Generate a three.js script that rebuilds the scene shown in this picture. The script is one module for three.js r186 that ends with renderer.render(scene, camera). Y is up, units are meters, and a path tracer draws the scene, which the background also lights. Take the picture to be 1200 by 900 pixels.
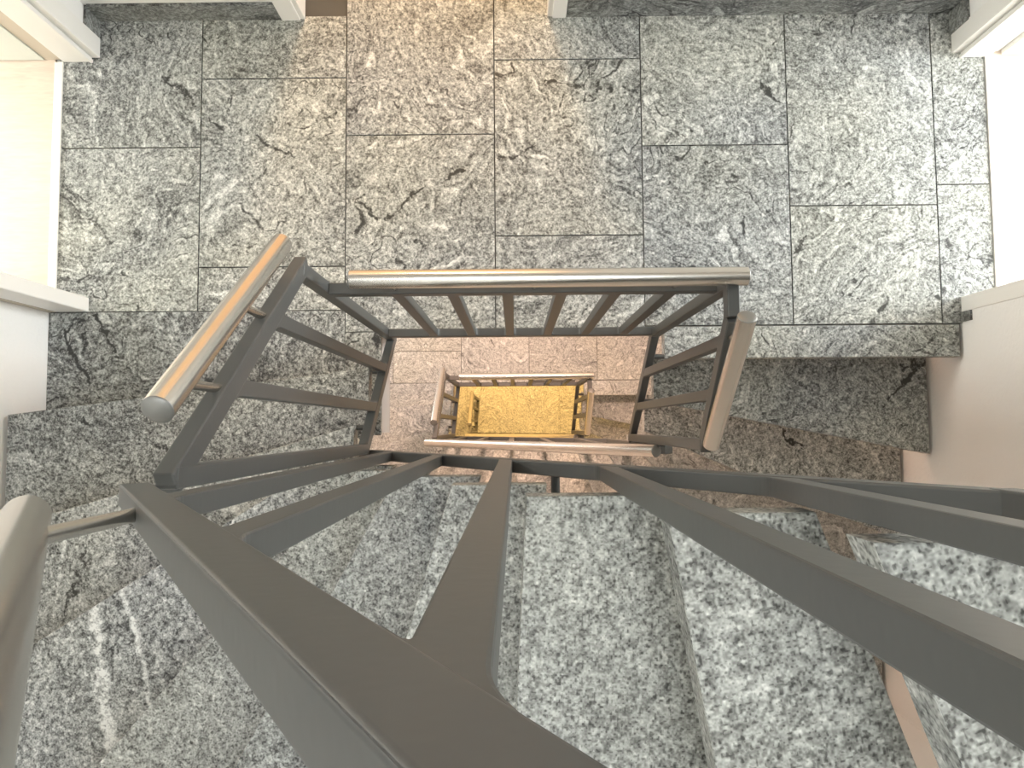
import * as THREE from 'three';
import { RoundedBoxGeometry } from 'three/addons/geometries/RoundedBoxGeometry.js';
import { mergeGeometries, toCreasedNormals } from 'three/addons/utils/BufferGeometryUtils.js';
import { RectAreaLightUniformsLib } from 'three/addons/lights/RectAreaLightUniformsLib.js';

// ------------------------------------------------------------------ camera, exposure
const W = 1200, HGT = 900, F = 832;                 // focal length in pixels of the 1200 x 900 frame
const scene = new THREE.Scene();
const camera = new THREE.PerspectiveCamera(2 * Math.atan(HGT / 2 / F) * 180 / Math.PI, W / HGT, 0.01, 60);
{
  // the lens hangs in the stairwell looking almost straight down; nadir of the place falls on this pixel
  const down = new THREE.Vector3(603.8 - 600, 499.8 - 450, F).normalize();
  const yaw = 0.45 * Math.PI / 180;
  const s = new THREE.Vector3(Math.sin(yaw), Math.cos(yaw), 0); s.addScaledVector(down, -s.dot(down)).normalize();
  const up = down.clone().negate(), e = new THREE.Vector3().crossVectors(up, s);
  const right = new THREE.Vector3(e.x, up.x, s.x), imgDown = new THREE.Vector3(e.y, up.y, s.y), fwd = new THREE.Vector3(e.z, up.z, s.z);
  camera.matrixAutoUpdate = true;
  camera.position.set(0, 2.70, 0);
  camera.quaternion.setFromRotationMatrix(new THREE.Matrix4().makeBasis(right, imgDown.negate(), fwd.negate()));
}
scene.add(camera);
scene.background = new THREE.Color(0.6, 0.7, 0.85);
const renderer = new THREE.WebGLRenderer({ antialias: true });
renderer.toneMapping = THREE.LinearToneMapping;
renderer.toneMappingExposure = 1.0;
renderer.shadowMap.enabled = true;
RectAreaLightUniformsLib.init();

// large soft lights: rooflight over the well, windows of the two side rooms (panes built further down)
const LIGHTS = {
  roof:  { color: [0.93, 0.98, 1.0], I: 9, w: 1.5, h: 1.3, at: [0.15, 5.86, 0.35], to: [0.15, 0, 0.35] },
  east:  { color: [0.92, 0.97, 1.0], I: 43, w: 1.5, h: 1.1, at: [4.3, 1.0, -1.25], to: [0, 1.0, -1.25] },
  west:  { color: [0.98, 0.98, 0.93], I: 23, w: 1.6, h: 1.0, at: [-4.3, 0.85, -1.35], to: [0, 0.85, -1.35] },
  north: { color: [0.95, 0.98, 1.0], I: 11, w: 1.8, h: 1.2, at: [0.1, 4.75, -1.56], to: [0.1, 4.75, 0] },
};
function areaLight(name, d) {
  const l = new THREE.RectAreaLight(new THREE.Color(...d.color), d.I, d.w, d.h);
  l.name = name; l.position.set(...d.at); l.lookAt(...d.to); scene.add(l); return l;
}
areaLight('rooflight_glow', LIGHTS.roof);
areaLight('east_window_glow', LIGHTS.east);
areaLight('west_window_glow', LIGHTS.west);
areaLight('north_window_glow', LIGHTS.north);

// ------------------------------------------------------------------ helpers
let seed = 20240; const rnd = () => { seed = (seed * 1664525 + 1013904223) >>> 0; return seed / 4294967296; };
const names = new Map();
function numbered(n) { const k = names.get(n) ?? 0; names.set(n, k + 1); return k ? n + '_' + String(k).padStart(3, '0') : n; }
function shade(m) { m.castShadow = true; m.receiveShadow = true; return m; }
function part(name, geo, mat, parent) { const m = shade(new THREE.Mesh(geo, mat)); m.name = name; parent.add(m); return m; }
function thing(name, label, category, at = [0, 0, 0], group) {
  const g = new THREE.Group(); g.name = numbered(name); g.position.set(...at); g.userData = { label, category };
  if (group) g.userData.group = group; scene.add(g); return g;
}
function struct(name, label, category, at = [0, 0, 0]) { const g = thing(name, label, category, at); g.userData.kind = 'structure'; return g; }
function box(x0, x1, y0, y1, z0, z1, r = 0) {
  const w = x1 - x0, h = y1 - y0, d = z1 - z0;
  const g = r ? new RoundedBoxGeometry(w, h, d, 2, r) : new THREE.BoxGeometry(w, h, d);
  g.translate((x0 + x1) / 2, (y0 + y1) / 2, (z0 + z1) / 2); return g;
}
function metreUV(g, ox = 0, oy = 0) {               // uv in metres from the dominant axis of each vertex normal
  const p = g.attributes.position, n = g.attributes.normal, uv = new Float32Array(p.count * 2);
  for (let i = 0; i < p.count; i++) {
    const ax = Math.abs(n.getX(i)), ay = Math.abs(n.getY(i)), az = Math.abs(n.getZ(i));
    let u, v;
    if (ay >= ax && ay >= az) { u = p.getX(i); v = -p.getZ(i); } else if (ax >= az) { u = p.getZ(i); v = p.getY(i); } else { u = p.getX(i); v = p.getY(i); }
    uv[2 * i] = u + ox; uv[2 * i + 1] = v + oy;
  }
  g.setAttribute('uv', new THREE.BufferAttribute(uv, 2)); return g;
}

// ------------------------------------------------------------------ procedural stone
function hash(ix, iy, s) { let h = (ix * 374761393 + iy * 668265263 + s * 974634777) | 0; h = Math.imul(h ^ (h >>> 13), 1274126177); h ^= h >>> 16; return (h >>> 0) / 4294967296; }
function vn(x, y, s) {
  const ix = Math.floor(x), iy = Math.floor(y), fx = x - ix, fy = y - iy, u = fx * fx * (3 - 2 * fx), v = fy * fy * (3 - 2 * fy);
  const a = hash(ix, iy, s), b = hash(ix + 1, iy, s), c = hash(ix, iy + 1, s), d = hash(ix + 1, iy + 1, s);
  return a + (b - a) * u + (c - a) * v + (a - b - c + d) * u * v;
}
const sst = (a, b, x) => { const t = Math.min(1, Math.max(0, (x - a) / (b - a))); return t * t * (3 - 2 * t); };
// grey granite: crystal speckle, flowing streaks of dark mica and pale quartz; x, z in metres -> [tone, tint]
function granite(x, z, s, o) {
  const w1 = vn(x * 2.2, z * 2.2, s) - 0.5, w2 = vn(x * 2.2 + 31.7, z * 2.2 + 11.3, s) - 0.5;
  const w3 = vn(x * 8, z * 8, s + 1) - 0.5, w4 = vn(x * 8 + 7.7, z * 8 + 3.1, s + 1) - 0.5;
  const w5 = vn(x * 26, z * 26, s + 2) - 0.5, w6 = vn(x * 26 + 5, z * 26 + 9, s + 2) - 0.5;
  const w7 = vn(x * 75, z * 75, s + 14) - 0.5, w8 = vn(x * 75 + 3, z * 75 + 8, s + 14) - 0.5;
  const ca = Math.cos(o.angle), sa = Math.sin(o.angle);
  const X = x + w1 * 0.40 * o.swirl + w3 * 0.10 * o.swirl + w5 * 0.038 + w7 * 0.007, Z = z + w2 * 0.40 * o.swirl + w4 * 0.10 * o.swirl + w6 * 0.038 + w8 * 0.007;
  const U = X * ca + Z * sa, V = -X * sa + Z * ca;          // U along the grain
  const bandC = vn(U * 1.7, V * 4.5, s + 3), band = vn(U * 8, V * 13, s + 4), str = vn(U * 46, V * 68, s + 5), str2 = vn(U * 110, V * 140, s + 6);
  const g1 = vn(x * 290, z * 290, s + 7), g2 = vn(x * 460, z * 430, s + 8), g3 = vn(x * 130 + w5, z * 130 + w6, s + 9);
  const patch = vn(x * 4.3 + 17, z * 4.3, s + 15) * 0.6 + band * 0.4;
  let t = 0.5 + (bandC - 0.5) * 0.17 * o.band + (band - 0.5) * 0.20 * o.band + (str - 0.5) * 0.38 * o.streak * (0.5 + patch) + (str2 - 0.5) * 0.30 * o.streak;
  t += (g1 - 0.5) * 0.46 * o.grain + (g2 - 0.5) * 0.34 * o.grain + (g3 - 0.5) * 0.44 * o.grain;
  const line = 1 - sst(0.012, 0.05, Math.abs(vn(U * 11, V * 19, s + 16) - 0.5)), line2 = 1 - sst(0.015, 0.07, Math.abs(vn(U * 19 + 3, V * 30, s + 17) - 0.5));
  t -= line * sst(0.50, 0.64, patch) * sst(0.3, 0.65, str) * 0.55 * o.fleck + line2 * sst(0.50, 0.70, 1 - patch + (str2 - 0.5) * 0.3) * 0.07 * o.fleck;
  t -= sst(0.68, 0.86, str * 0.6 + band * 0.4) * 0.30 * o.fleck;
  t += sst(0.66, 0.84, vn(U * 24 + 9, V * 48 + 4, s + 10) * 0.65 + (1 - band) * 0.35) * o.fleck * 0.30;
  const mica = sst(0.62, 0.76, vn(x * 300 + 40, z * 300, s + 11) * 0.75 + g2 * 0.25) * o.mica; t -= mica * 0.40;
  const fel = sst(0.66, 0.82, vn(x * 190, z * 190 + 17, s + 12)) * o.mica; t += fel * 0.16;
  return [t, (vn(x * 3.1, z * 3.1, s + 13) - 0.5) + (bandC - 0.5) * 0.6];
}
function distToLine(x, z, pts) {
  let best = 9, at = 0;
  for (let i = 0; i + 1 < pts.length; i++) {
    const [ax, az] = pts[i], [bx, bz] = pts[i + 1], dx = bx - ax, dz = bz - az;
    const k = Math.min(1, Math.max(0, ((x - ax) * dx + (z - az) * dz) / (dx * dx + dz * dz)));
    const d = Math.hypot(x - ax - dx * k, z - az - dz * k); if (d < best) { best = d; at = (i + k) / (pts.length - 1); }
  }
  return [best, at];
}
// mineral veins seen in the photograph: [points, half width, strength (+ pale, - dark)]
function veins(x, z, list) {
  let t = 0;
  for (const v of list) {
    if (x < v.x0 || x > v.x1 || z < v.z0 || z > v.z1) continue;
    const a = v.k > 0 ? v.w * 0.35 : v.w * 0.9 + 0.004, jx = x + (vn(x * 45, z * 45, 91) - 0.5) * a * 2 + (vn(x * 160, z * 160, 95) - 0.5) * 0.006, jz = z + (vn(x * 45 + 9, z * 45, 92) - 0.5) * a * 2 + (vn(x * 160 + 4, z * 160, 96) - 0.5) * 0.006;
    const [d, at] = distToLine(jx, jz, v.p);
    const w = v.w * 0.75 * (0.45 + 0.9 * vn(at * 7, v.w * 100, 93)) * Math.min(1, 5 * Math.min(at, 1 - at) + 0.25);
    t += v.k * (1 - sst(w * 0.35, w * 1.5, d)) * (v.k > 0 ? 0.55 + 0.35 * vn(x * 170, z * 170, 94) : 0.35 + 0.75 * vn(x * 170, z * 170, 94));
  }
  return t;
}
const vein = (k, w, p) => ({ k, w, p, x0: Math.min(...p.map(q => q[0])) - 0.08, x1: Math.max(...p.map(q => q[0])) + 0.08, z0: Math.min(...p.map(q => q[1])) - 0.08, z1: Math.max(...p.map(q => q[1])) + 0.08 });
const DARK = [58, 58, 56], MID = [150, 152, 148], PALE = [226, 227, 222];
function stoneTexture(w, h, x0, z0, sx, sz, pick, list = []) {
  const data = new Uint8Array(w * h * 4);
  for (let j = 0; j < h; j++) for (let i = 0; i < w; i++) {
    const x = x0 + (i + 0.5) / w * sx, z = z0 + (j + 0.5) / h * sz, o = pick(x, z);
    let [t, tint] = granite(x * o.c + z * o.d + o.ox, -x * o.d + z * o.c + o.oz, o.s, o);
    t = (t - 0.5) * o.contrast + o.level; t += veins(x, z, list);
    t = Math.min(1, Math.max(0, t));
    const a = t < 0.5 ? DARK : MID, b = t < 0.5 ? MID : PALE, k = t < 0.5 ? t * 2 : t * 2 - 1, q = (h - 1 - j) * w + i;
    data[4 * q + 3] = 255;
    for (let c = 0; c < 3; c++) { const v = a[c] + (b[c] - a[c]) * k + tint * [3.5, 2, -4][c]; data[4 * q + c] = Math.min(255, Math.max(0, v)); }
  }
  const tex = new THREE.DataTexture(data, w, h); tex.colorSpace = THREE.SRGBColorSpace; tex.magFilter = THREE.LinearFilter; tex.minFilter = THREE.LinearMipmapLinearFilter; tex.generateMipmaps = true;
  tex.wrapS = tex.wrapT = THREE.MirroredRepeatWrapping; tex.anisotropy = 8; tex.needsUpdate = true; return tex;
}
const LOOK = (s, angle, o = {}) => ({ s, angle, swirl: 1, band: 1, streak: 1, grain: 1, fleck: 1, mica: 0.35, contrast: 0.92, level: 0.53, c: 1, d: 0, ox: s * 3.7, oz: s * 1.9, ...o });

// ------------------------------------------------------------------ plan of the stairwell (metres; landing = y 0, north = -z)
const STOREY = 3.18, RISERS = 14, RISE = STOREY / RISERS;
const WALL_W = -1.79, WALL_E = 1.712, WALL_N = -1.616, WALL_S = 1.30, TOP = 5.95, BOTTOM = -2 * STOREY;
const COLS = [-1.79, -1.217, -0.65, -0.072, 0.5, 1.067, 1.635, 1.842];
const TILES = [  // x0, x1, z0, z1 of the landing slabs
  [COLS[0], COLS[1], -1.62, -1.095], [COLS[0], COLS[1], -1.095, -0.45],
  [COLS[1], COLS[2], -1.62, -1.368], [COLS[1], COLS[2], -1.368, -0.621], [COLS[1], COLS[2], -0.621, -0.45],
  [COLS[2], COLS[3], -2.3, -1.137], [COLS[2], COLS[3], -1.137, -0.365],
  [COLS[3], COLS[4], -2.2, -1.434], [COLS[3], COLS[4], -1.434, -0.734], [COLS[3], COLS[4], -0.734, -0.365],
  [COLS[4], COLS[5], -1.62, -1.085], [COLS[4], COLS[5], -1.085, -0.38],
  [COLS[5], COLS[6], -1.62, -0.842], [COLS[5], COLS[6], -0.842, -0.38],
  [COLS[6], COLS[7], -1.62, -0.921], [COLS[6], COLS[7], -0.921, -0.38],
  [COLS[0], COLS[2], -0.45, 0.03], [COLS[2], -0.51, -0.365, 0.03],
  [-1.4, COLS[2], -2.3, -1.72],
];
const LANDING_VEINS = [
  vein(-0.75, 0.007, [[-0.597, -0.878], [-0.574, -0.844], [-0.541, -0.817], [-0.514, -0.804]]),
  vein(-0.9, 0.006, [[-0.455, -0.833], [-0.409, -0.880], [-0.382, -0.913], [-0.343, -0.923]]),
  vein(-0.8, 0.006, [[-0.257, -0.953], [-0.243, -0.973], [-0.217, -0.986], [-0.164, -0.992]]),
  vein(-0.6, 0.006, [[-0.508, -0.800], [-0.468, -0.813]]),
  vein(-0.8, 0.009, [[-1.722, -0.372], [-1.700, -0.306], [-1.656, -0.240], [-1.625, -0.181]]),
  vein(-0.55, 0.016, [[-1.650, -0.365], [-1.642, -0.322], [-1.648, -0.289]]),
  vein(-0.85, 0.007, [[-1.619, -0.444], [-1.588, -0.404], [-1.557, -0.348], [-1.527, -0.298]]),
  vein(0.35, 0.012, [[-1.693, -0.378], [-1.665, -0.332], [-1.660, -0.273]]),
  vein(-0.55, 0.014, [[-1.373, -1.372], [-1.299, -1.327], [-1.237, -1.261]]),
  vein(-0.32, 0.022, [[-1.747, -0.990], [-1.701, -0.871], [-1.619, -0.797], [-1.541, -0.736]]),
  vein(-0.35, 0.012, [[-1.460, -0.802], [-1.445, -0.718]]),
  vein(-0.6, 0.007, [[-1.183, -1.212], [-1.128, -1.154]]), vein(-0.7, 0.008, [[-1.008, -1.136], [-0.934, -1.094], [-0.841, -1.046]]),
  vein(-0.6, 0.008, [[-0.051, -1.045], [-0.004, -1.038], [0.029, -1.051]]), vein(-0.6, 0.007, [[0.049, -1.071], [0.089, -1.088]]),
  vein(-0.6, 0.007, [[0.131, -1.326], [0.171, -1.346]]), vein(-0.6, 0.009, [[0.324, -1.300], [0.345, -1.334]]), vein(-0.6, 0.008, [[0.277, -1.260], [0.291, -1.301]]),
  vein(-0.75, 0.011, [[0.974, -1.335], [1.002, -1.287], [1.041, -1.239]]), vein(-0.85, 0.008, [[0.886, -0.794], [0.887, -0.728]]),
  vein(-0.7, 0.007, [[1.076, -0.659], [1.130, -0.726]]), vein(-0.5, 0.010, [[1.076, -0.679], [1.116, -0.679]]), vein(-1.1, 0.005, [[1.603, -0.479], [1.625, -0.477], [1.648, -0.466]]),
];
const TILE_LOOKS = TILES.map((t, i) => { const a = [0.75, -0.7, 0.55, 0.6, 0.4, 0.3, -0.6, 0.5, 0.9, 0.1, 0.8, 0.45, -0.75, -0.5, -0.1, 0.2, 1.0, 0.7, 0.2][i]; return LOOK(11 + i * 3, a, { level: 0.51 + [0, 0.01, -0.02, 0.02, 0, 0.01, 0.02, 0, 0.01, 0, 0.02, 0.01, 0.03, 0.02, 0.02, 0.03, -0.10, -0.04, 0][i] }); });
console.log('textures');
const LT = { x0: -1.80, z0: -2.35, sx: 3.70, sz: 2.40 };
const landingTex = stoneTexture(2048, 1328, LT.x0, LT.z0, LT.sx, LT.sz, (x, z) => { for (let i = 0; i < TILES.length; i++) { const t = TILES[i]; if (x >= t[0] && x < t[1] && z >= t[2] && z < t[3]) return TILE_LOOKS[i]; } return TILE_LOOKS[0]; }, LANDING_VEINS);
landingTex.repeat.set(1 / LT.sx, 1 / LT.sz); landingTex.offset.set(-LT.x0 / LT.sx, (LT.z0 + LT.sz) / LT.sz);   // uv = (x, -z) in metres
const TS = 1.9;
const TREAD = { swirl: 0.6, band: 0.45, streak: 0.5, fleck: 0.25, grain: 0.72, mica: 0.8 };

const TREAD_LOOK = LOOK(71, 0.4, { ...TREAD, level: 0.47, contrast: 0.95 });
const treadTex = stoneTexture(1800, 1800, 0, 0, TS, TS, () => TREAD_LOOK); treadTex.repeat.set(1 / TS, 1 / TS);
const FLOOR_LOOK = LOOK(5, 0.6, { level: 0.60, mica: 0.2, contrast: 0.6 });
const lowerTex = stoneTexture(1024, 1024, 0, 0, TS, TS, () => FLOOR_LOOK); lowerTex.repeat.set(1 / TS, 1 / TS);
function ownTexture(x0, z0, sx, sz, look, list) {
  const t = stoneTexture(Math.round(sx * 760), Math.round(sz * 760), x0, z0, sx, sz, () => look, list);
  t.repeat.set(1 / sx, 1 / sz); t.offset.set(-x0 / sx, (z0 + sz) / sz); return t;
}
const stone = (map, extra = {}) => new THREE.MeshPhysicalMaterial({ map, roughness: 0.46, metalness: 0, specularIntensity: 0.6, ...extra });

// ------------------------------------------------------------------ plain materials
function noiseTex(size, f) {
  const data = new Uint8Array(size * size * 4);
  for (let j = 0; j < size; j++) for (let i = 0; i < size; i++) { const v = f(i / size, j / size), q = 4 * (j * size + i); for (let c = 0; c < 3; c++) data[q + c] = Math.min(255, Math.max(0, Array.isArray(v) ? v[c] : v)); data[q + 3] = 255; }
  const t = new THREE.DataTexture(data, size, size); t.magFilter = THREE.LinearFilter; t.minFilter = THREE.LinearMipmapLinearFilter; t.generateMipmaps = true; t.wrapS = t.wrapT = THREE.MirroredRepeatWrapping; t.needsUpdate = true; return t;
}
const plasterBump = noiseTex(512, (u, v) => 255 * (0.5 * vn(u * 90, v * 90, 1) + 0.5 * vn(u * 200, v * 200, 2)));
const plaster = new THREE.MeshStandardMaterial({ color: new THREE.Color(0.88, 0.865, 0.83), roughness: 0.9, bumpMap: plasterBump, bumpScale: 0.0012 });
const ceilingPaint = new THREE.MeshStandardMaterial({ color: new THREE.Color(0.82, 0.80, 0.77), roughness: 0.9 });
const whitePaint = new THREE.MeshStandardMaterial({ color: new THREE.Color(0.86, 0.84, 0.79), roughness: 0.45 });
const doorPaint = new THREE.MeshStandardMaterial({ color: new THREE.Color(0.70, 0.73, 0.67), roughness: 0.5 });
const doorEdge = new THREE.MeshStandardMaterial({ color: new THREE.Color(0.60, 0.53, 0.43), roughness: 0.6 });
const laminateTex = noiseTex(512, (u, v) => { const g = vn(u * 14, v * 110, 31) * 0.5 + vn(u * 40, v * 300, 32) * 0.5; const k = 212 + g * 22; return [k, k * 0.93, k * 0.86]; }); laminateTex.colorSpace = THREE.SRGBColorSpace;
const laminate = new THREE.MeshStandardMaterial({ map: laminateTex, roughness: 0.45 });
const concrete = new THREE.MeshStandardMaterial({ color: new THREE.Color(0.55, 0.53, 0.50), roughness: 0.95 });
const groutMat = new THREE.MeshStandardMaterial({ color: new THREE.Color(0.11, 0.105, 0.095), roughness: 0.95 });
const paintNoise = noiseTex(512, (u, v) => 128 + 60 * (vn(u * 120, v * 120, 41) - 0.5) + 60 * (vn(u * 250, v * 250, 42) - 0.5));
const railPaint = new THREE.MeshPhysicalMaterial({ color: new THREE.Color(0.084, 0.086, 0.083), roughness: 0.42, specularIntensity: 0.7, bumpMap: paintNoise, bumpScale: 0.0002 });
const brushed = noiseTex(256, (u, v) => 255 * (0.25 + 0.12 * vn(u * 3, v * 250, 51)));
const steel = new THREE.MeshStandardMaterial({ color: new THREE.Color(0.62, 0.60, 0.56), metalness: 1, roughness: 0.26 });
const capSteel = new THREE.MeshStandardMaterial({ color: new THREE.Color(0.24, 0.24, 0.23), metalness: 0.8, roughness: 0.5 });
const boltMat = new THREE.MeshStandardMaterial({ color: new THREE.Color(0.70, 0.66, 0.58), roughness: 0.5 });
const landingStone = stone(landingTex), treadStone = stone(treadTex), lowerStone = stone(lowerTex);
const skirtTex = ownTexture(0, 0, 1.4, 0.5, LOOK(33, 0.05, { level: 0.36, grain: 0.6, contrast: 0.8, band: 1.5 }), []);
const skirtStone = stone(skirtTex, { roughness: 0.35 });

// ------------------------------------------------------------------ floors
console.log('floors');
function tileGeo(x0, x1, z0, z1, y, gap, dx = 0, dz = 0) { return metreUV(box(x0 + gap, x1 - gap, y - 0.02, y, z0 + gap, z1 - gap, 0.0012), dx, dz); }
const floor = struct('floor', 'grey swirled granite landing of large slabs between the three doorways', 'floor');
part('slab', mergeGeometries([box(-1.94, 1.86, -0.19, -0.02, -1.77, -0.365), box(-1.94, -0.51, -0.19, -0.02, -0.365, 0.02)]), concrete, floor);
part('bedding', mergeGeometries([box(-1.79, 1.842, -0.02, -0.011, -1.62, -0.382), box(-1.79, -0.512, -0.02, -0.011, -0.382, 0.02), box(-0.51, 0.5, -0.02, -0.011, -0.382, -0.367), box(-1.4, 0.5, -0.02, -0.011, -2.3, -1.62)]), groutMat, floor);
for (const [x0, x1, z0, z1] of TILES) part('tile', tileGeo(x0, x1, z0, z1, 0, z1 > -0.1 ? 0.0008 : 0.0021), landingStone, floor);

const lowerTiles = [[-1.79, -1.01, -1.62, -0.95], [-1.01, -0.445, -1.62, -1.2], [-1.01, -0.445, -1.2, -0.63], [-1.01, -0.445, -0.63, -0.365], [-0.445, 0.12, -1.62, -0.92], [-0.445, 0.12, -0.92, -0.365], [0.12, 0.685, -1.62, -1.1], [0.12, 0.685, -1.1, -0.38], [0.685, 1.25, -1.62, -0.8], [0.685, 1.25, -0.8, -0.38], [1.25, 1.712, -1.62, -0.38], [-1.79, -1.01, -0.95, -0.365], [-1.79, -0.51, -0.365, 0.03]];
const middle = struct('floor', 'granite landing in warm pink light one storey below, around the middle well', 'floor', [0, -STOREY, 0]);
part('slab', mergeGeometries([box(-1.94, 1.86, -0.19, -0.02, -1.77, -0.365), box(-1.94, -0.51, -0.19, -0.02, -0.365, 0.02)]), concrete, middle);
part('bedding', mergeGeometries([box(-1.79, 1.712, -0.02, -0.006, -1.62, -0.382), box(-1.79, -0.512, -0.02, -0.006, -0.382, 0.02), box(-0.51, 0.5, -0.02, -0.006, -0.382, -0.367)]), groutMat, middle);
lowerTiles.forEach((t, i) => part('tile', tileGeo(...t, 0, 0.002, i * 0.37, i * 0.23), lowerStone, middle));
const ground = struct('floor', 'stone ground floor in yellow light at the foot of the well', 'floor', [0, BOTTOM, 0]);
part('slab', box(-1.94, 1.86, -0.2, -0.02, -1.77, 1.45), concrete, ground);
for (let i = 0; i < 3; i++) for (let j = 0; j < 3; j++) part('tile', tileGeo(-1.79 + i * 1.18, -1.79 + (i + 1) * 1.18, -1.62 + j * 0.975, -1.62 + (j + 1) * 0.975, 0, 0.001, i * 0.6, j * 0.4), lowerStone, ground);

// ------------------------------------------------------------------ walls, ceiling
console.log('walls');
const wallGeo = (...b) => metreUV(box(...b));
const DOOR_H = 2.06;
const wallW = struct('wall_west', 'cream plaster wall beside the climbing steps, left of the landing', 'wall');
part('plaster', mergeGeometries([wallGeo(-1.94, WALL_W, BOTTOM - 0.2, TOP, -0.452, 1.45), wallGeo(-1.94, WALL_W, BOTTOM - 0.2, -0.19, -1.77, -0.452), wallGeo(-1.94, -1.762, DOOR_H + 0.06, TOP, -1.77, -0.452)]), plaster, wallW);
part('pier', wallGeo(-1.94, -1.632, -0.02, TOP, -1.77, -1.523), plaster, wallW);
const wallE = struct('wall_east', 'cream plaster wall beside the descending steps, right of the landing', 'wall');
part('plaster', mergeGeometries([wallGeo(WALL_E, 1.86, BOTTOM - 0.2, TOP, -0.423, 1.45), wallGeo(WALL_E, 1.86, BOTTOM - 0.2, -0.19, -1.77, -0.423), wallGeo(1.73, 1.86, DOOR_H + 0.06, TOP, -1.77, -0.423)]), plaster, wallE);
part('pier', wallGeo(1.722, 1.86, -0.02, TOP, -1.77, -1.513), plaster, wallE);
const wallN = struct('wall_north', 'plaster wall behind the landing with a wide doorway to the lit corridor', 'wall');
part('plaster', mergeGeometries([wallGeo(-1.94, 1.86, BOTTOM - 0.2, -0.19, -1.77, WALL_N), wallGeo(-1.632, -0.84, -0.02, TOP, -1.77, WALL_N), wallGeo(0.165, 1.722, -0.02, TOP, -1.77, WALL_N), wallGeo(-0.84, 0.165, DOOR_H + 0.04, TOP, -1.77, WALL_N)]), plaster, wallN);
const wallS = struct('wall_south', 'plaster wall along the outer ends of the straight steps', 'wall');
part('plaster', wallGeo(-1.94, 1.86, BOTTOM - 0.2, TOP, WALL_S, 1.45), plaster, wallS);
const ceil = struct('ceiling', 'white ceiling over the stairwell with a rooflight opening', 'ceiling');
{ const L = LIGHTS.roof, x0 = L.at[0] - L.w / 2, x1 = L.at[0] + L.w / 2, z0 = L.at[2] - L.h / 2, z1 = L.at[2] + L.h / 2;
  part('plaster', mergeGeometries([box(-1.94, x0, TOP, TOP + 0.2, -1.77, 1.45), box(x1, 1.86, TOP, TOP + 0.2, -1.77, 1.45), box(x0, x1, TOP, TOP + 0.2, -1.77, z0), box(x0, x1, TOP, TOP + 0.2, z1, 1.45)]), ceilingPaint, ceil);
  const pane = struct('window_1', 'frosted rooflight pane over the stairwell', 'rooflight');
  part('window_pane', box(x0, x1, TOP + 0.02, TOP + 0.04, z0, z1), new THREE.MeshStandardMaterial({ color: 0x222222, emissive: new THREE.Color(...L.color), emissiveIntensity: 3, roughness: 0.6 }), pane);
  part('window_frame', mergeGeometries([box(x0, x1, TOP - 0.03, TOP + 0.02, z0, z0 + 0.04), box(x0, x1, TOP - 0.03, TOP + 0.02, z1 - 0.04, z1), box(x0, x0 + 0.04, TOP - 0.03, TOP + 0.02, z0, z1), box(x1 - 0.04, x1, TOP - 0.03, TOP + 0.02, z0, z1)]), whitePaint, pane);
}
const ceil2 = struct('ceiling', 'underside of the next landing above the granite landing', 'ceiling');
part('plaster', mergeGeometries([box(-1.79, 1.712, STOREY - 0.19, STOREY, -1.616, -0.365), box(-1.79, -0.51, STOREY - 0.19, STOREY, -0.365, 0.02)]), ceilingPaint, ceil2);

// side rooms and corridor: plain closed rooms whose window or lamp lights the landing
function room(name, label, b, open, floorMat) {   // b = x0,x1,z0,z1 ; open = side left open to the landing
  const [x0, x1, z0, z1] = b, t = 0.12, h = 2.55, g = struct(name, label, 'room');
  const a = open === 'x0' ? x0 : x0 - t, c = open === 'x1' ? x1 - 0.148 : x1 + t, e = open === 'z1' ? z1 : z1 + t;
  const list = [box(a, c, h, h + t, z0 - t, e), box(a, c, -0.02, h, z0 - t, z0)];
  if (open !== 'x0') list.push(box(a, x0, -0.02, h, z0 - t, e)); if (open !== 'x1') list.push(box(x1, c, -0.02, h, z0 - t, e));
  if (open !== 'z1') list.push(box(a, c, -0.02, h, z1, e));
  list.forEach(q => metreUV(q)); part('plaster', mergeGeometries(list), plaster, g);
  part('floor_boards', metreUV(box(x0, x1, -0.06, 0, z0, z1)), floorMat, g);
  return g;
}
room('wall_1', 'cream room with pale floorboards behind the east doorway', [1.862, 4.4, -2.4, 0.6], 'x0', laminate);
room('wall_2', 'cream room with pale floorboards behind the west doorway', [-4.4, -1.795, -2.4, 0.6], 'x1', laminate);
room('wall_3', 'warmly lit corridor behind the wide doorway', [-1.4, 0.5, -4.6, -1.772], 'z1', laminate).children[1].position.y = -0.02;
part('plaster', mergeGeometries([wallGeo(1.862, 1.90, -0.02, 2.55, -2.4, -1.45), wallGeo(1.862, 1.90, -0.02, 2.55, -0.42, 0.6), wallGeo(1.862, 1.90, DOOR_H + 0.04, 2.55, -1.45, -0.42)]), plaster, wallE);
part('plaster', mergeGeometries([wallGeo(-1.98, -1.942, -0.02, 2.55, -2.4, -1.62), wallGeo(-1.98, -1.942, -0.02, 2.55, -0.452, 0.6), wallGeo(-1.98, -1.942, DOOR_H + 0.06, 2.55, -1.62, -0.45)]), plaster, wallW);
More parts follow.
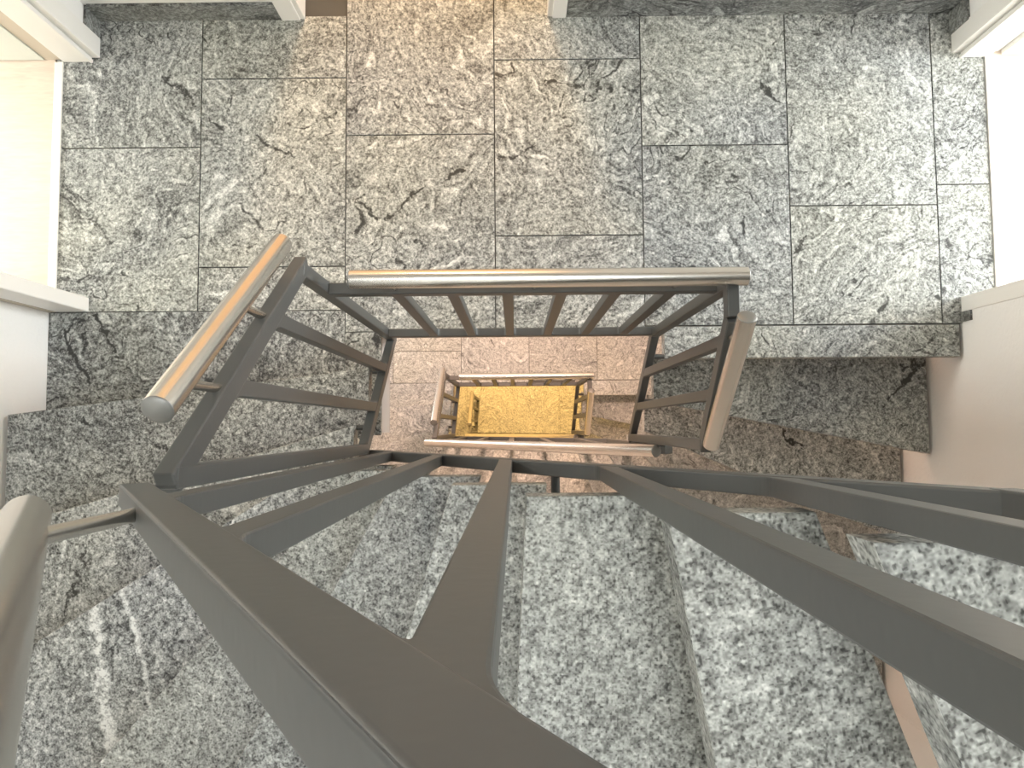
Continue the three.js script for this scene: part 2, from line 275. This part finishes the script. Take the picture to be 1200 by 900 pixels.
function windowPane(name, label, L, sx) {
  const g = struct(name, label, 'window'), x = L.at[0] + sx * 0.05, m = new THREE.MeshStandardMaterial({ color: 0x222222, emissive: new THREE.Color(...L.color), emissiveIntensity: 3, roughness: 0.5 });
  const y0 = L.at[1] - L.h / 2, y1 = L.at[1] + L.h / 2, z0 = L.at[2] - L.w / 2, z1 = L.at[2] + L.w / 2;
  part('window_pane', box(x - 0.005, x + 0.005, y0, y1, z0, z1), m, g);
  part('window_frame', mergeGeometries([box(x - 0.03, x + 0.03, y0 - 0.06, y0, z0 - 0.06, z1 + 0.06), box(x - 0.03, x + 0.03, y1, y1 + 0.06, z0 - 0.06, z1 + 0.06), box(x - 0.03, x + 0.03, y0, y1, z0 - 0.06, z0), box(x - 0.03, x + 0.03, y0, y1, z1, z1 + 0.06)]), whitePaint, g);
}
windowPane('window_2', 'bright window of the room behind the east doorway', LIGHTS.east, 1);
windowPane('window_3', 'window of the room behind the west doorway', LIGHTS.west, -1);

{ const L = LIGHTS.north, g = struct('window_4', 'window high in the wall above the upper landing', 'window'), y0 = L.at[1] - L.h / 2, y1 = L.at[1] + L.h / 2, x0 = L.at[0] - L.w / 2, x1 = L.at[0] + L.w / 2;
  part('window_pane', box(x0, x1, y0, y1, -1.60, -1.59), new THREE.MeshStandardMaterial({ color: 0x222222, emissive: new THREE.Color(...L.color), emissiveIntensity: 3, roughness: 0.5 }), g);
  part('window_frame', mergeGeometries([box(x0 - 0.06, x1 + 0.06, y0 - 0.06, y0, -1.616, -1.57), box(x0 - 0.06, x1 + 0.06, y1, y1 + 0.06, -1.616, -1.57), box(x0 - 0.06, x0, y0, y1, -1.616, -1.57), box(x1, x1 + 0.06, y0, y1, -1.616, -1.57)]), whitePaint, g); }

// skirting of dark granite on the landing
const skirt = (name, label, list) => { const s = struct(name, label, 'baseboard'); list.forEach((b, i) => part('skirting_stone', metreUV(box(...b, 0.002), i * 0.31, i * 0.17), skirtStone, s)); };
skirt('baseboard_north', 'dark polished granite skirting under the white wall behind the landing', [[-1.618, -0.906, 0.002, 0.102, WALL_N, WALL_N + 0.013], [0.213, 1.71, 0.002, 0.112, WALL_N, WALL_N + 0.013]]);
skirt('baseboard_west', 'short dark granite skirting on the pier by the west doorway', [[-1.632, -1.62, 0.002, 0.095, WALL_N, -1.525]]);
skirt('baseboard_east', 'short dark granite skirting beside the east doorway', [[1.71, 1.722, 0.002, 0.112, WALL_N, -1.515], [1.702, 1.712, 0.002, 0.06, -0.423, -0.385]]);

// ------------------------------------------------------------------ doorways
console.log('doors');
const d1 = struct('door_1', 'white framed doorway left of the landing with its door leaf swung inwards', 'door', [-1.70, 0, -0.95]);
const rel = (g, ...b) => { const q = box(...b); q.translate(-g.position.x, -g.position.y, -g.position.z); return q; };
const relR = (g, r, ...b) => { const q = box(...b, r); q.translate(-g.position.x, -g.position.y, -g.position.z); return q; };
part('jamb', mergeGeometries([relR(d1, 0.003, -1.762, -1.65, 0, DOOR_H, -1.523, -1.441), relR(d1, 0.003, -1.652, -1.619, 0, DOOR_H + 0.06, -1.535, -1.457), relR(d1, 0.003, -1.657, -1.645, 0, DOOR_H, -1.45, -1.436)]), whitePaint, d1);
part('jamb', mergeGeometries([relR(d1, 0.006, -1.762, -1.634, 0, DOOR_H, -0.507, -0.452)]), whitePaint, d1);
part('lintel', relR(d1, 0.003, -1.762, -1.63, DOOR_H, DOOR_H + 0.06, -1.523, -0.452), whitePaint, d1);
part('threshold', relR(d1, 0.002, -1.795, -1.762, -0.02, 0.006, -1.441, -0.507), whitePaint, d1);
part('rebate', mergeGeometries([rel(d1, -1.832, -1.762, 0, DOOR_H, -1.523, -1.452), rel(d1, -1.94, -1.762, 0, DOOR_H, -0.507 + 0.02, -0.452)]), doorEdge, d1);
const leaf1 = part('door_leaf', relR(d1, 0.003, -2.70, -1.834, 0.006, DOOR_H - 0.01, -1.49, -1.447), doorPaint, d1);
const d2 = struct('door_2', 'cream framed doorway right of the landing standing open to a bright room', 'door', [1.79, 0, -0.95]);
part('jamb', mergeGeometries([relR(d2, 0.003, 1.75, 1.857, 0, DOOR_H, -1.513, -1.426), relR(d2, 0.003, 1.716, 1.752, 0, DOOR_H + 0.06, -1.522, -1.444), relR(d2, 0.003, 1.744, 1.757, 0, DOOR_H, -1.436, -1.421)]), whitePaint, d2);
part('jamb', relR(d2, 0.003, 1.708, 1.86, 0, DOOR_H, -0.482, -0.423), whitePaint, d2);
part('lintel', relR(d2, 0.003, 1.716, 1.857, DOOR_H, DOOR_H + 0.06, -1.513, -0.423), whitePaint, d2);
part('threshold', relR(d2, 0.002, 1.843, 1.882, -0.02, 0.006, -1.426, -0.482), whitePaint, d2);
part('door_leaf', relR(d2, 0.003, 1.905, 2.75, 0.006, DOOR_H - 0.01, -1.475, -1.432), whitePaint, d2);
const d3 = struct('door_3', 'white cased doorway in the wall behind the landing, open to the corridor', 'door', [-0.34, 0, -1.69]);
part('jamb', mergeGeometries([relR(d3, 0.003, -0.904, -0.832, 0, DOOR_H + 0.07, -1.618, -1.600), relR(d3, 0.003, -0.835, -0.813, 0, DOOR_H, -1.79, -1.606)]), whitePaint, d3);
part('jamb', mergeGeometries([relR(d3, 0.003, 0.158, 0.211, 0, DOOR_H + 0.07, -1.618, -1.600), relR(d3, 0.003, 0.139, 0.161, 0, DOOR_H, -1.79, -1.606)]), whitePaint, d3);
part('lintel', mergeGeometries([relR(d3, 0.003, -0.904, 0.211, DOOR_H, DOOR_H + 0.07, -1.618, -1.600), relR(d3, 0.003, -0.813, 0.139, DOOR_H - 0.02, DOOR_H + 0.01, -1.79, -1.606)]), whitePaint, d3);

// ------------------------------------------------------------------ ceiling lamps (warm), each with its own light
console.log('lamps');
function ceilingLamp(name, label, at, r, color, I, glow) {
  const g = thing(name, label, 'lamp', at);
  const base = new THREE.CylinderGeometry(r + 0.02, r + 0.02, 0.025, 40); base.translate(0, -0.0125, 0); part('lamp_base', base, whitePaint, g);
  const dome = new THREE.SphereGeometry(r, 40, 12, 0, Math.PI * 2, Math.PI / 2, Math.PI / 2); dome.scale(1, 0.3, 1); dome.translate(0, -0.025, 0);
  part('lamp_glass', dome, new THREE.MeshStandardMaterial({ color: 0x333028, emissive: new THREE.Color(...color), emissiveIntensity: glow, roughness: 0.4 }), g);
  const l = new THREE.RectAreaLight(new THREE.Color(...color), I, r * 1.8, r * 1.8); l.name = 'lamp_light'; l.position.set(0, -0.03 - r * 0.3, 0); l.rotation.x = -Math.PI / 2; g.add(l);
}
ceilingLamp('ceiling_lamp', 'round warm ceiling lamp in the corridor', [-0.34, 2.55, -3.1], 0.22, [1.0, 0.66, 0.38], 115, 3);
ceilingLamp('ceiling_lamp', 'round warm ceiling lamp under the granite landing', [0.0, -0.19, -0.95], 0.18, [1.0, 0.64, 0.47], 215, 3);
ceilingLamp('ceiling_lamp', 'round yellow ceiling lamp under the middle landing', [0.0, -STOREY - 0.19, -0.95], 0.18, [1.0, 0.58, 0.19], 370, 3);

{ // glazed entrance door of the storey below, daylight behind its frosted pane: it glints on the handrail crossing the well
  const g = struct('door_4', 'white door with a tall frosted glass pane, one storey below on the west wall', 'door', [WALL_W, -STOREY, -0.97]);
  part('door_leaf', mergeGeometries([box(0, 0.03, 0, 2.04, -0.47, -0.33, 0.003), box(0, 0.03, 0, 2.04, 0.33, 0.47, 0.003), box(0, 0.03, 0, 0.25, -0.33, 0.33, 0.003), box(0, 0.03, 1.9, 2.04, -0.33, 0.33, 0.003)]), whitePaint, g);
  part('window_pane', box(0.005, 0.015, 0.25, 1.9, -0.33, 0.33), new THREE.MeshStandardMaterial({ color: 0x222222, emissive: new THREE.Color(0.98, 0.98, 0.95), emissiveIntensity: 5, roughness: 0.5 }), g);
  const l = new THREE.RectAreaLight(new THREE.Color(0.98, 0.98, 0.95), 0.6, 0.66, 1.65); l.name = 'door_pane_glow'; l.position.set(0.04, 1.075, 0); l.rotation.y = -Math.PI / 2; g.add(l);
}

// ------------------------------------------------------------------ stair treads
console.log('stairs');
// nosing lines in plan, two points each: k = 1 (lowest) ... 14 (landing edge)
const NOSE = { 1: [[-1.78, -0.053], [-0.5, -0.21]], 2: [[-1.459, 0.262], [-0.5, -0.01]], 3: [[-1.4, 0.627], [-0.598, 0.13]], 4: [[-1.04, 0.83], [-0.418, 0.13]], 5: [[-0.6, 0.71], [-0.275, 0.13]], 6: [[-0.48, 1.3], [-0.127, 0.13]], 7: [[-0.05, 1.3], [0.015, 0.13]], 8: [[0.39, 1.3], [0.190, 0.13]], 9: [[0.76, 1.3], [0.333, 0.13]], 10: [[1.16, 1.3], [0.465, 0.13]], 11: [[1.69, 1.24], [0.596, 0.13]], 12: [[1.69, 0.515], [0.54, 0.008]], 13: [[1.69, 0.123], [0.54, -0.105]], 14: [[1.69, -0.254], [0.54, -0.254]], 15: [[1.69, -0.376], [0.54, -0.376]] };
const INNER = [[-0.51, -0.6], [-0.51, 0.108], [0.572, 0.108], [0.572, -0.6]], OUTER = [[-1.772, -0.6], [-1.772, 1.285], [1.698, 1.285], [1.698, -0.6]];
function hit(path, [a, b]) {                       // where the line through a, b meets a path: [index + fraction, point]
  const dx = b[0] - a[0], dz = b[1] - a[1], mid = path === INNER ? b : a; let best = null;
  for (let i = 0; i < 3; i++) {
    const p = path[i], q = path[i + 1], ex = q[0] - p[0], ez = q[1] - p[1], den = ex * dz - ez * dx; if (Math.abs(den) < 1e-9) continue;
    const k = ((a[0] - p[0]) * dz - (a[1] - p[1]) * dx) / den; if (k < -1e-6 || k > 1 + 1e-6) continue;
    const pt = [p[0] + ex * k, p[1] + ez * k], far = Math.hypot(pt[0] - mid[0], pt[1] - mid[1]);
    if (!best || far < best[2]) best = [i + k, pt, far];
  }
  return best;
}
function shifted([a, b], d) { let nx = b[1] - a[1], nz = -(b[0] - a[0]); const l = Math.hypot(nx, nz); nx *= -d / l; nz *= -d / l; return [[a[0] + nx, a[1] + nz], [b[0] + nx, b[1] + nz]]; }
const OVERLAP = 0.042, THICK = 0.055;
const UP_SIDE = 1;                                   // moving a nosing line uphill
function outline(k) {
  const front = NOSE[k], back = shifted(NOSE[k + 1], k === 14 ? 0 : OVERLAP * UP_SIDE);
  const fi = hit(INNER, front), fo = hit(OUTER, front), bi = hit(INNER, back), bo = hit(OUTER, back);
  const pts = [fi[1]]; for (let i = Math.floor(fi[0]) + 1; i <= 2 && i < bi[0]; i++) if (i > fi[0]) pts.push(INNER[i]);
  pts.push(bi[1], bo[1]); for (let i = Math.ceil(bo[0]) - 1; i >= 1 && i > fo[0]; i--) if (i < bo[0]) pts.push(OUTER[i]);
  pts.push(fo[1]); return { pts, fi: fi[1], fo: fo[1] };
}
function slabGeo(pts, t) {
  const s = new THREE.Shape(pts.map(p => new THREE.Vector2(p[0], -p[1]))), b = 0.0025;
  let g = new THREE.ExtrudeGeometry(s, { depth: t - 2 * b, bevelEnabled: true, bevelThickness: b, bevelSize: b, bevelOffset: -b, bevelSegments: 2 });
  g.rotateX(-Math.PI / 2); g.translate(0, -t + b, 0); return g;
}
function turnUV(g, a, ou, ov) { const uv = g.attributes.uv, c = Math.cos(a), s = Math.sin(a); for (let i = 0; i < uv.count; i++) { const u = uv.getX(i), v = uv.getY(i); uv.setXY(i, u * c - v * s + ou, u * s + v * c + ov); } return g; }
const bolt = new THREE.CylinderGeometry(0.011, 0.011, RISE - THICK, 14); bolt.translate(0, (RISE - THICK) / 2, 0);
const boltRing = new THREE.CylinderGeometry(0.017, 0.017, 0.008, 18); boltRing.translate(0, 0.004, 0);
const boltGeo = mergeGeometries([bolt, boltRing]);
const SPECIAL = {
  up1: ownTexture(-1.79, -0.25, 1.3, 0.66, LOOK(101, 0.9, { swirl: 0.8, band: 0.8, streak: 0.8, fleck: 0.6, mica: 0.6, level: 0.47 }), [vein(-0.6, 0.007, [[-1.515, -0.041], [-1.490, -0.020]]), vein(-0.6, 0.008, [[-1.265, 0.038], [-1.21, 0.086]]), vein(0.25, 0.006, [[-0.884, -0.155], [-0.851, -0.110], [-0.814, -0.065]])]),
  up2: ownTexture(-1.79, -0.05, 1.3, 1.0, LOOK(103, 1.75, { swirl: 0.5, band: 0.9, streak: 0.9, fleck: 0.5, mica: 0.6, level: 0.50 }), [vein(-0.55, 0.011, [[-1.353, 0.369], [-1.357, 0.430], [-1.384, 0.509], [-1.403, 0.579]]), vein(-0.3, 0.010, [[-1.335, 0.36], [-1.335, 0.45], [-1.35, 0.50]]), vein(0.4, 0.006, [[-1.409, 0.30], [-1.429, 0.443], [-1.447, 0.60]])]),
  up3: ownTexture(-1.79, 0.05, 1.45, 1.26, LOOK(107, 1.4, { swirl: 0.5, band: 0.8, streak: 0.9, fleck: 0.4, mica: 0.7, level: 0.53 }), [vein(0.55, 0.022, [[-1.196, 0.45], [-1.168, 0.599], [-1.153, 0.704], [-1.138, 0.808], [-1.119, 1.0]]), vein(-0.35, 0.006, [[-1.165, 0.45], [-1.138, 0.599], [-1.128, 0.704]]), vein(0.5, 0.011, [[-1.135, 0.40], [-1.074, 0.541], [-1.045, 0.634], [-1.01, 0.83]]), vein(-0.35, 0.005, [[-1.15, 0.42], [-1.092, 0.541], [-1.062, 0.634]])]),
  dn14: ownTexture(0.56, -0.42, 1.15, 0.18, LOOK(109, -0.5, { level: 0.53 }), [vein(-0.45, 0.006, [[1.50, -0.26], [1.56, -0.29], [1.60, -0.33]]), vein(-0.3, 0.005, [[1.60, -0.26], [1.63, -0.30], [1.64, -0.35]])]),
  dn13: ownTexture(0.56, -0.30, 1.15, 0.45, LOOK(113, -0.4, { level: 0.54, fleck: 0.5, band: 0.7 }), [vein(-0.9, 0.010, [[1.70, -0.265], [1.650, -0.219], [1.591, -0.156], [1.525, -0.079]]), vein(-0.8, 0.018, [[1.591, -0.240], [1.661, -0.240]])]),
  dn12: ownTexture(0.56, -0.13, 1.15, 0.66, LOOK(117, -0.4, { level: 0.54, fleck: 0.5, band: 0.8 }), [vein(-0.9, 0.007, [[1.172, 0.010], [1.197, 0.059], [1.237, 0.082], [1.274, 0.105]]), vein(0.35, 0.012, [[1.5, 0.06], [1.58, 0.13], [1.62, 0.22]])]),
};
function flight(label, y0, first, last, look) {
  const g = thing('stair_flight', label, 'staircase', [0, y0, 0]);
  for (let k = first; k <= last; k++) {
    const { pts, fi, fo } = outline(k), sp = look[k];
    const geo = metreUV(slabGeo(pts, THICK)); if (!sp) turnUV(geo, Math.atan2(fi[1] - fo[1], fi[0] - fo[0]) + Math.PI * (k % 2), 0.3 + ((k * 0.377) % 1) * 1.2, 0.4 + ((k * 0.619) % 1) * 1.2);
    const t = part('tread', geo, sp ? stone(sp) : look.mat, g); t.position.y = k * RISE;
    if (k < 13 && !(last === 13 && k > 6)) {                      // spacer bolt at the well side, up to the next slab
      const n = hit(INNER, NOSE[k + 1])[1], o = hit(OUTER, NOSE[k + 1])[1], l = Math.hypot(o[0] - n[0], o[1] - n[1]);
      const nx = n[0] + (o[0] - n[0]) * 0.06 / l, nz = n[1] + (o[1] - n[1]) * 0.06 / l, s = shifted([[o[0], o[1]], [nx, nz]], 0.042)[1];
      const b = part('spacer_bolt', boltGeo, boltMat, g); b.position.set(s[0], k * RISE, s[1]);
    }
  }
  return g;
}
flight('speckled grey granite steps climbing round the near side of the well', 0, 1, 13, { mat: treadStone, 1: SPECIAL.up1, 2: SPECIAL.up2, 3: SPECIAL.up3 });
flight('shaded granite steps winding down from the grey landing towards the pink-lit landing', -STOREY, 1, 14, { mat: lowerStone, 14: SPECIAL.dn14, 13: SPECIAL.dn13, 12: SPECIAL.dn12 });
flight('granite steps in yellow light between the ground floor and the pink-lit landing', BOTTOM, 1, 14, { mat: lowerStone });

// ------------------------------------------------------------------ railings
console.log('railings');
const TH = 0.029;                                    // thickness of the flat steel across the panel
// a panel stands in a vertical plane: u runs along it, v is height; side 'x' -> plane x = at (u = z), side 'z' -> plane z = at (u = x)
function bar(p, q, h, t, r = 0.0035) { const L = Math.hypot(q[0] - p[0], q[1] - p[1]), g = new RoundedBoxGeometry(L, h, t, 3, r); g.rotateZ(Math.atan2(q[1] - p[1], q[0] - p[0])); g.translate((p[0] + q[0]) / 2, (p[1] + q[1]) / 2, 0); return g; }
function lineAt(poly, u) { let i = 0; while (i < poly.length - 2 && u > poly[i + 1][0]) i++; const [a, b] = [poly[i], poly[i + 1]], s = (b[1] - a[1]) / (b[0] - a[0]); return [a[1] + s * (u - a[0]), s]; }
function balusterGeo(u, top, bottom, w, hr) {
  const r = 0.013, [, st] = lineAt(top, u), [, sb] = lineAt(bottom, u), ct = hr / 2 * Math.hypot(1, st), cb = hr / 2 * Math.hypot(1, sb);
  const T = x => lineAt(top, x)[0] - ct, B = x => lineAt(bottom, x)[0] + cb, l = u - w / 2, e = u + w / 2, s = new THREE.Shape();
  const ft = (x, d) => Math.max(0.006, r * (1 + d * st * 0.5)), fb = (x, d) => Math.max(0.006, r * (1 - d * sb * 0.5));
  s.moveTo(l - r, B(l - r) - 0.004); s.lineTo(l - r, B(l - r)); s.quadraticCurveTo(l, B(l), l, B(l) + fb(l, -1)); s.lineTo(l, T(l) - ft(l, -1)); s.quadraticCurveTo(l, T(l), l - r, T(l - r)); s.lineTo(l - r, T(l - r) + 0.004);
  s.lineTo(e + r, T(e + r) + 0.004); s.lineTo(e + r, T(e + r)); s.quadraticCurveTo(e, T(e), e, T(e) - ft(e, 1)); s.lineTo(e, B(e) + fb(e, 1)); s.quadraticCurveTo(e, B(e), e + r, B(e + r)); s.lineTo(e + r, B(e + r) - 0.004); s.closePath();
  const b = 0.002, g = new THREE.ExtrudeGeometry(s, { depth: TH - 0.002 - 2 * b, bevelEnabled: true, bevelThickness: b, bevelSize: b, bevelOffset: -b, bevelSegments: 2, curveSegments: 5 });
  g.translate(0, 0, -(TH - 0.002) / 2 + b); return g;
}
function tubeGeo(L, r) { const g = new THREE.CylinderGeometry(r, r, L, 40, 1, true); return g; }
function capGeo(r) { const p = []; for (let i = 0; i <= 8; i++) { const a = i / 8 * Math.PI / 2; p.push(new THREE.Vector2(Math.max(1e-4, r * Math.cos(a)), 0.3 * r * Math.sin(a))); } return new THREE.LatheGeometry(p, 40); }
const HR = 0.0215, CAP = capGeo(HR);
function railing(label, side, at, y0, d) {
  const mid = (d.bottom[0][0] + d.bottom[d.bottom.length - 1][0]) / 2, lowest = Math.min(...d.bottom.map(p => p[1]));
  const g = thing('stair_railing', label, 'railing', side === 'x' ? [at, y0 + lowest, mid] : [mid, y0 + lowest, at]);
  const place = (geo) => { geo.translate(-mid, -lowest, 0); if (side === 'x') geo.rotateY(-Math.PI / 2); return geo; };
  const bars = poly => { const l = []; for (let i = 0; i + 1 < poly.length; i++) l.push(bar(poly[i], poly[i + 1], d.h ?? 0.038, TH)); return l.length > 1 ? mergeGeometries(l) : l[0]; };
  part('top_rail', metreUV(place(bars(d.top))), railPaint, g);
  part('bottom_rail', metreUV(place(bars(d.bottom))), railPaint, g);
  for (const u of d.balusters) part('baluster', metreUV(place(balusterGeo(u, d.top, d.bottom, 0.029, d.h ?? 0.038))), railPaint, g);
  for (const u of d.posts) { const t = lineAt(d.top, u)[0], b = lineAt(d.bottom, u)[0]; part('post', metreUV(place(bar([u, b - 0.012], [u, t + (d.postUp ?? 0.012)], 0.031, TH + 0.002))), railPaint, g); }
  const [a, b] = d.handrail, L = Math.hypot(b[0] - a[0], b[1] - a[1]), ang = Math.atan2(b[1] - a[1], b[0] - a[0]);
  const tube = tubeGeo(L, HR); tube.rotateZ(ang - Math.PI / 2); tube.translate((a[0] + b[0]) / 2, (a[1] + b[1]) / 2, 0);
  const hr = part('handrail', place(tube), steel, g);
  for (const [p, turn] of [[a, ang + Math.PI / 2], [b, ang - Math.PI / 2]]) { const c = CAP.clone(); c.rotateZ(turn); c.translate(p[0], p[1], 0); part('end_cap', place(c), capSteel, hr); }
  for (const u of d.pins) {                            // upright pins carry the handrail over the top rail
    const [t, st] = lineAt(d.top, u), v = lineAt(d.handrail, u)[0], n = 0.0075, c = new THREE.CylinderGeometry(n, n, v - t, 16); c.translate(u, (v + t) / 2, 0);
    part('pin', place(c), steel, g);
  }
  for (const [u, v, s] of d.bolts ?? []) { const c = new THREE.CylinderGeometry(0.009, 0.009, 0.05, 12); c.rotateX(Math.PI / 2); c.translate(u, v, s * 0.03); part('fixing_bolt', place(c), railPaint, g); }
  return g;
}
const NORTH = { top: [[-0.455, 0.965], [0.525, 0.965]], bottom: [[-0.455, 0.145], [0.525, 0.145]], balusters: [-0.29, -0.153, -0.016, 0.118, 0.252, 0.39], posts: [], handrail: [[-0.376, 1.088], [0.534, 1.088]], pins: [-0.29, 0.05, 0.39] };
const WEST = { top: [[-0.362, 1.148], [0.075, 1.742]], bottom: [[-0.352, -0.02], [0.078, 0.51]], balusters: [-0.211, -0.068], posts: [-0.345, 0.066], handrail: [[-0.372, 1.287], [-0.026, 1.768]], pins: [-0.21, -0.064], bolts: [[-0.20, 0.165, 1], [0.0, 0.41, 1]] };
const EAST = { top: [[-0.345, 1.045], [-0.25, 1.045], [0.062, 0.772]], bottom: [[-0.345, 0.145], [0.061, -0.43]], balusters: [-0.203, -0.078], posts: [-0.335, 0.052], handrail: [[-0.235, 1.155], [0.051, 0.842]], pins: [-0.206, -0.075], bolts: [[-0.26, 0.02, -1], [-0.1, -0.205, -1]] };
const SOUTH = { top: [[-0.50, 1.763], [0.535, 3.393]], bottom: [[-0.47, 0.42], [0.535, 1.966]], balusters: [-0.375, -0.2, -0.022, 0.165, 0.36], posts: [0.52], handrail: [[-0.48, 2.0], [0.47, 3.497]], pins: [-0.38, 0.0, 0.36], bolts: [[0.08, 1.26, 1]] };
railing('dark grey steel guard railing along the landing edge with level steel handrail', 'z', -0.34, 0, NORTH);
railing('dark grey railing climbing from the landing, handrail glinting orange and white', 'x', -0.47, 0, WEST);
railing('massive dark grey railing with thick bars over the speckled steps', 'z', 0.085, 0, SOUTH);
railing('dark grey railing leading down from the landing above the shaded steps', 'x', 0.51, 0, EAST);
railing('level steel guard railing on the pink-lit landing', 'z', -0.34, -STOREY, NORTH);
railing('short steep railing climbing from the pink-lit landing', 'x', -0.47, -STOREY, WEST);
railing('railing whose handrail crosses the well below the thick bars with a white glint', 'z', 0.085, -STOREY, SOUTH);
railing('railing leading down from the pink-lit landing towards yellow light', 'x', 0.51, -STOREY, EAST);
railing('small railing rising from the yellow-lit ground floor', 'x', -0.47, BOTTOM, WEST);
railing('railing above the yellow-lit ground floor crossing beside the straight steps', 'z', 0.085, BOTTOM, SOUTH);

console.log('done');
renderer.render(scene, camera);
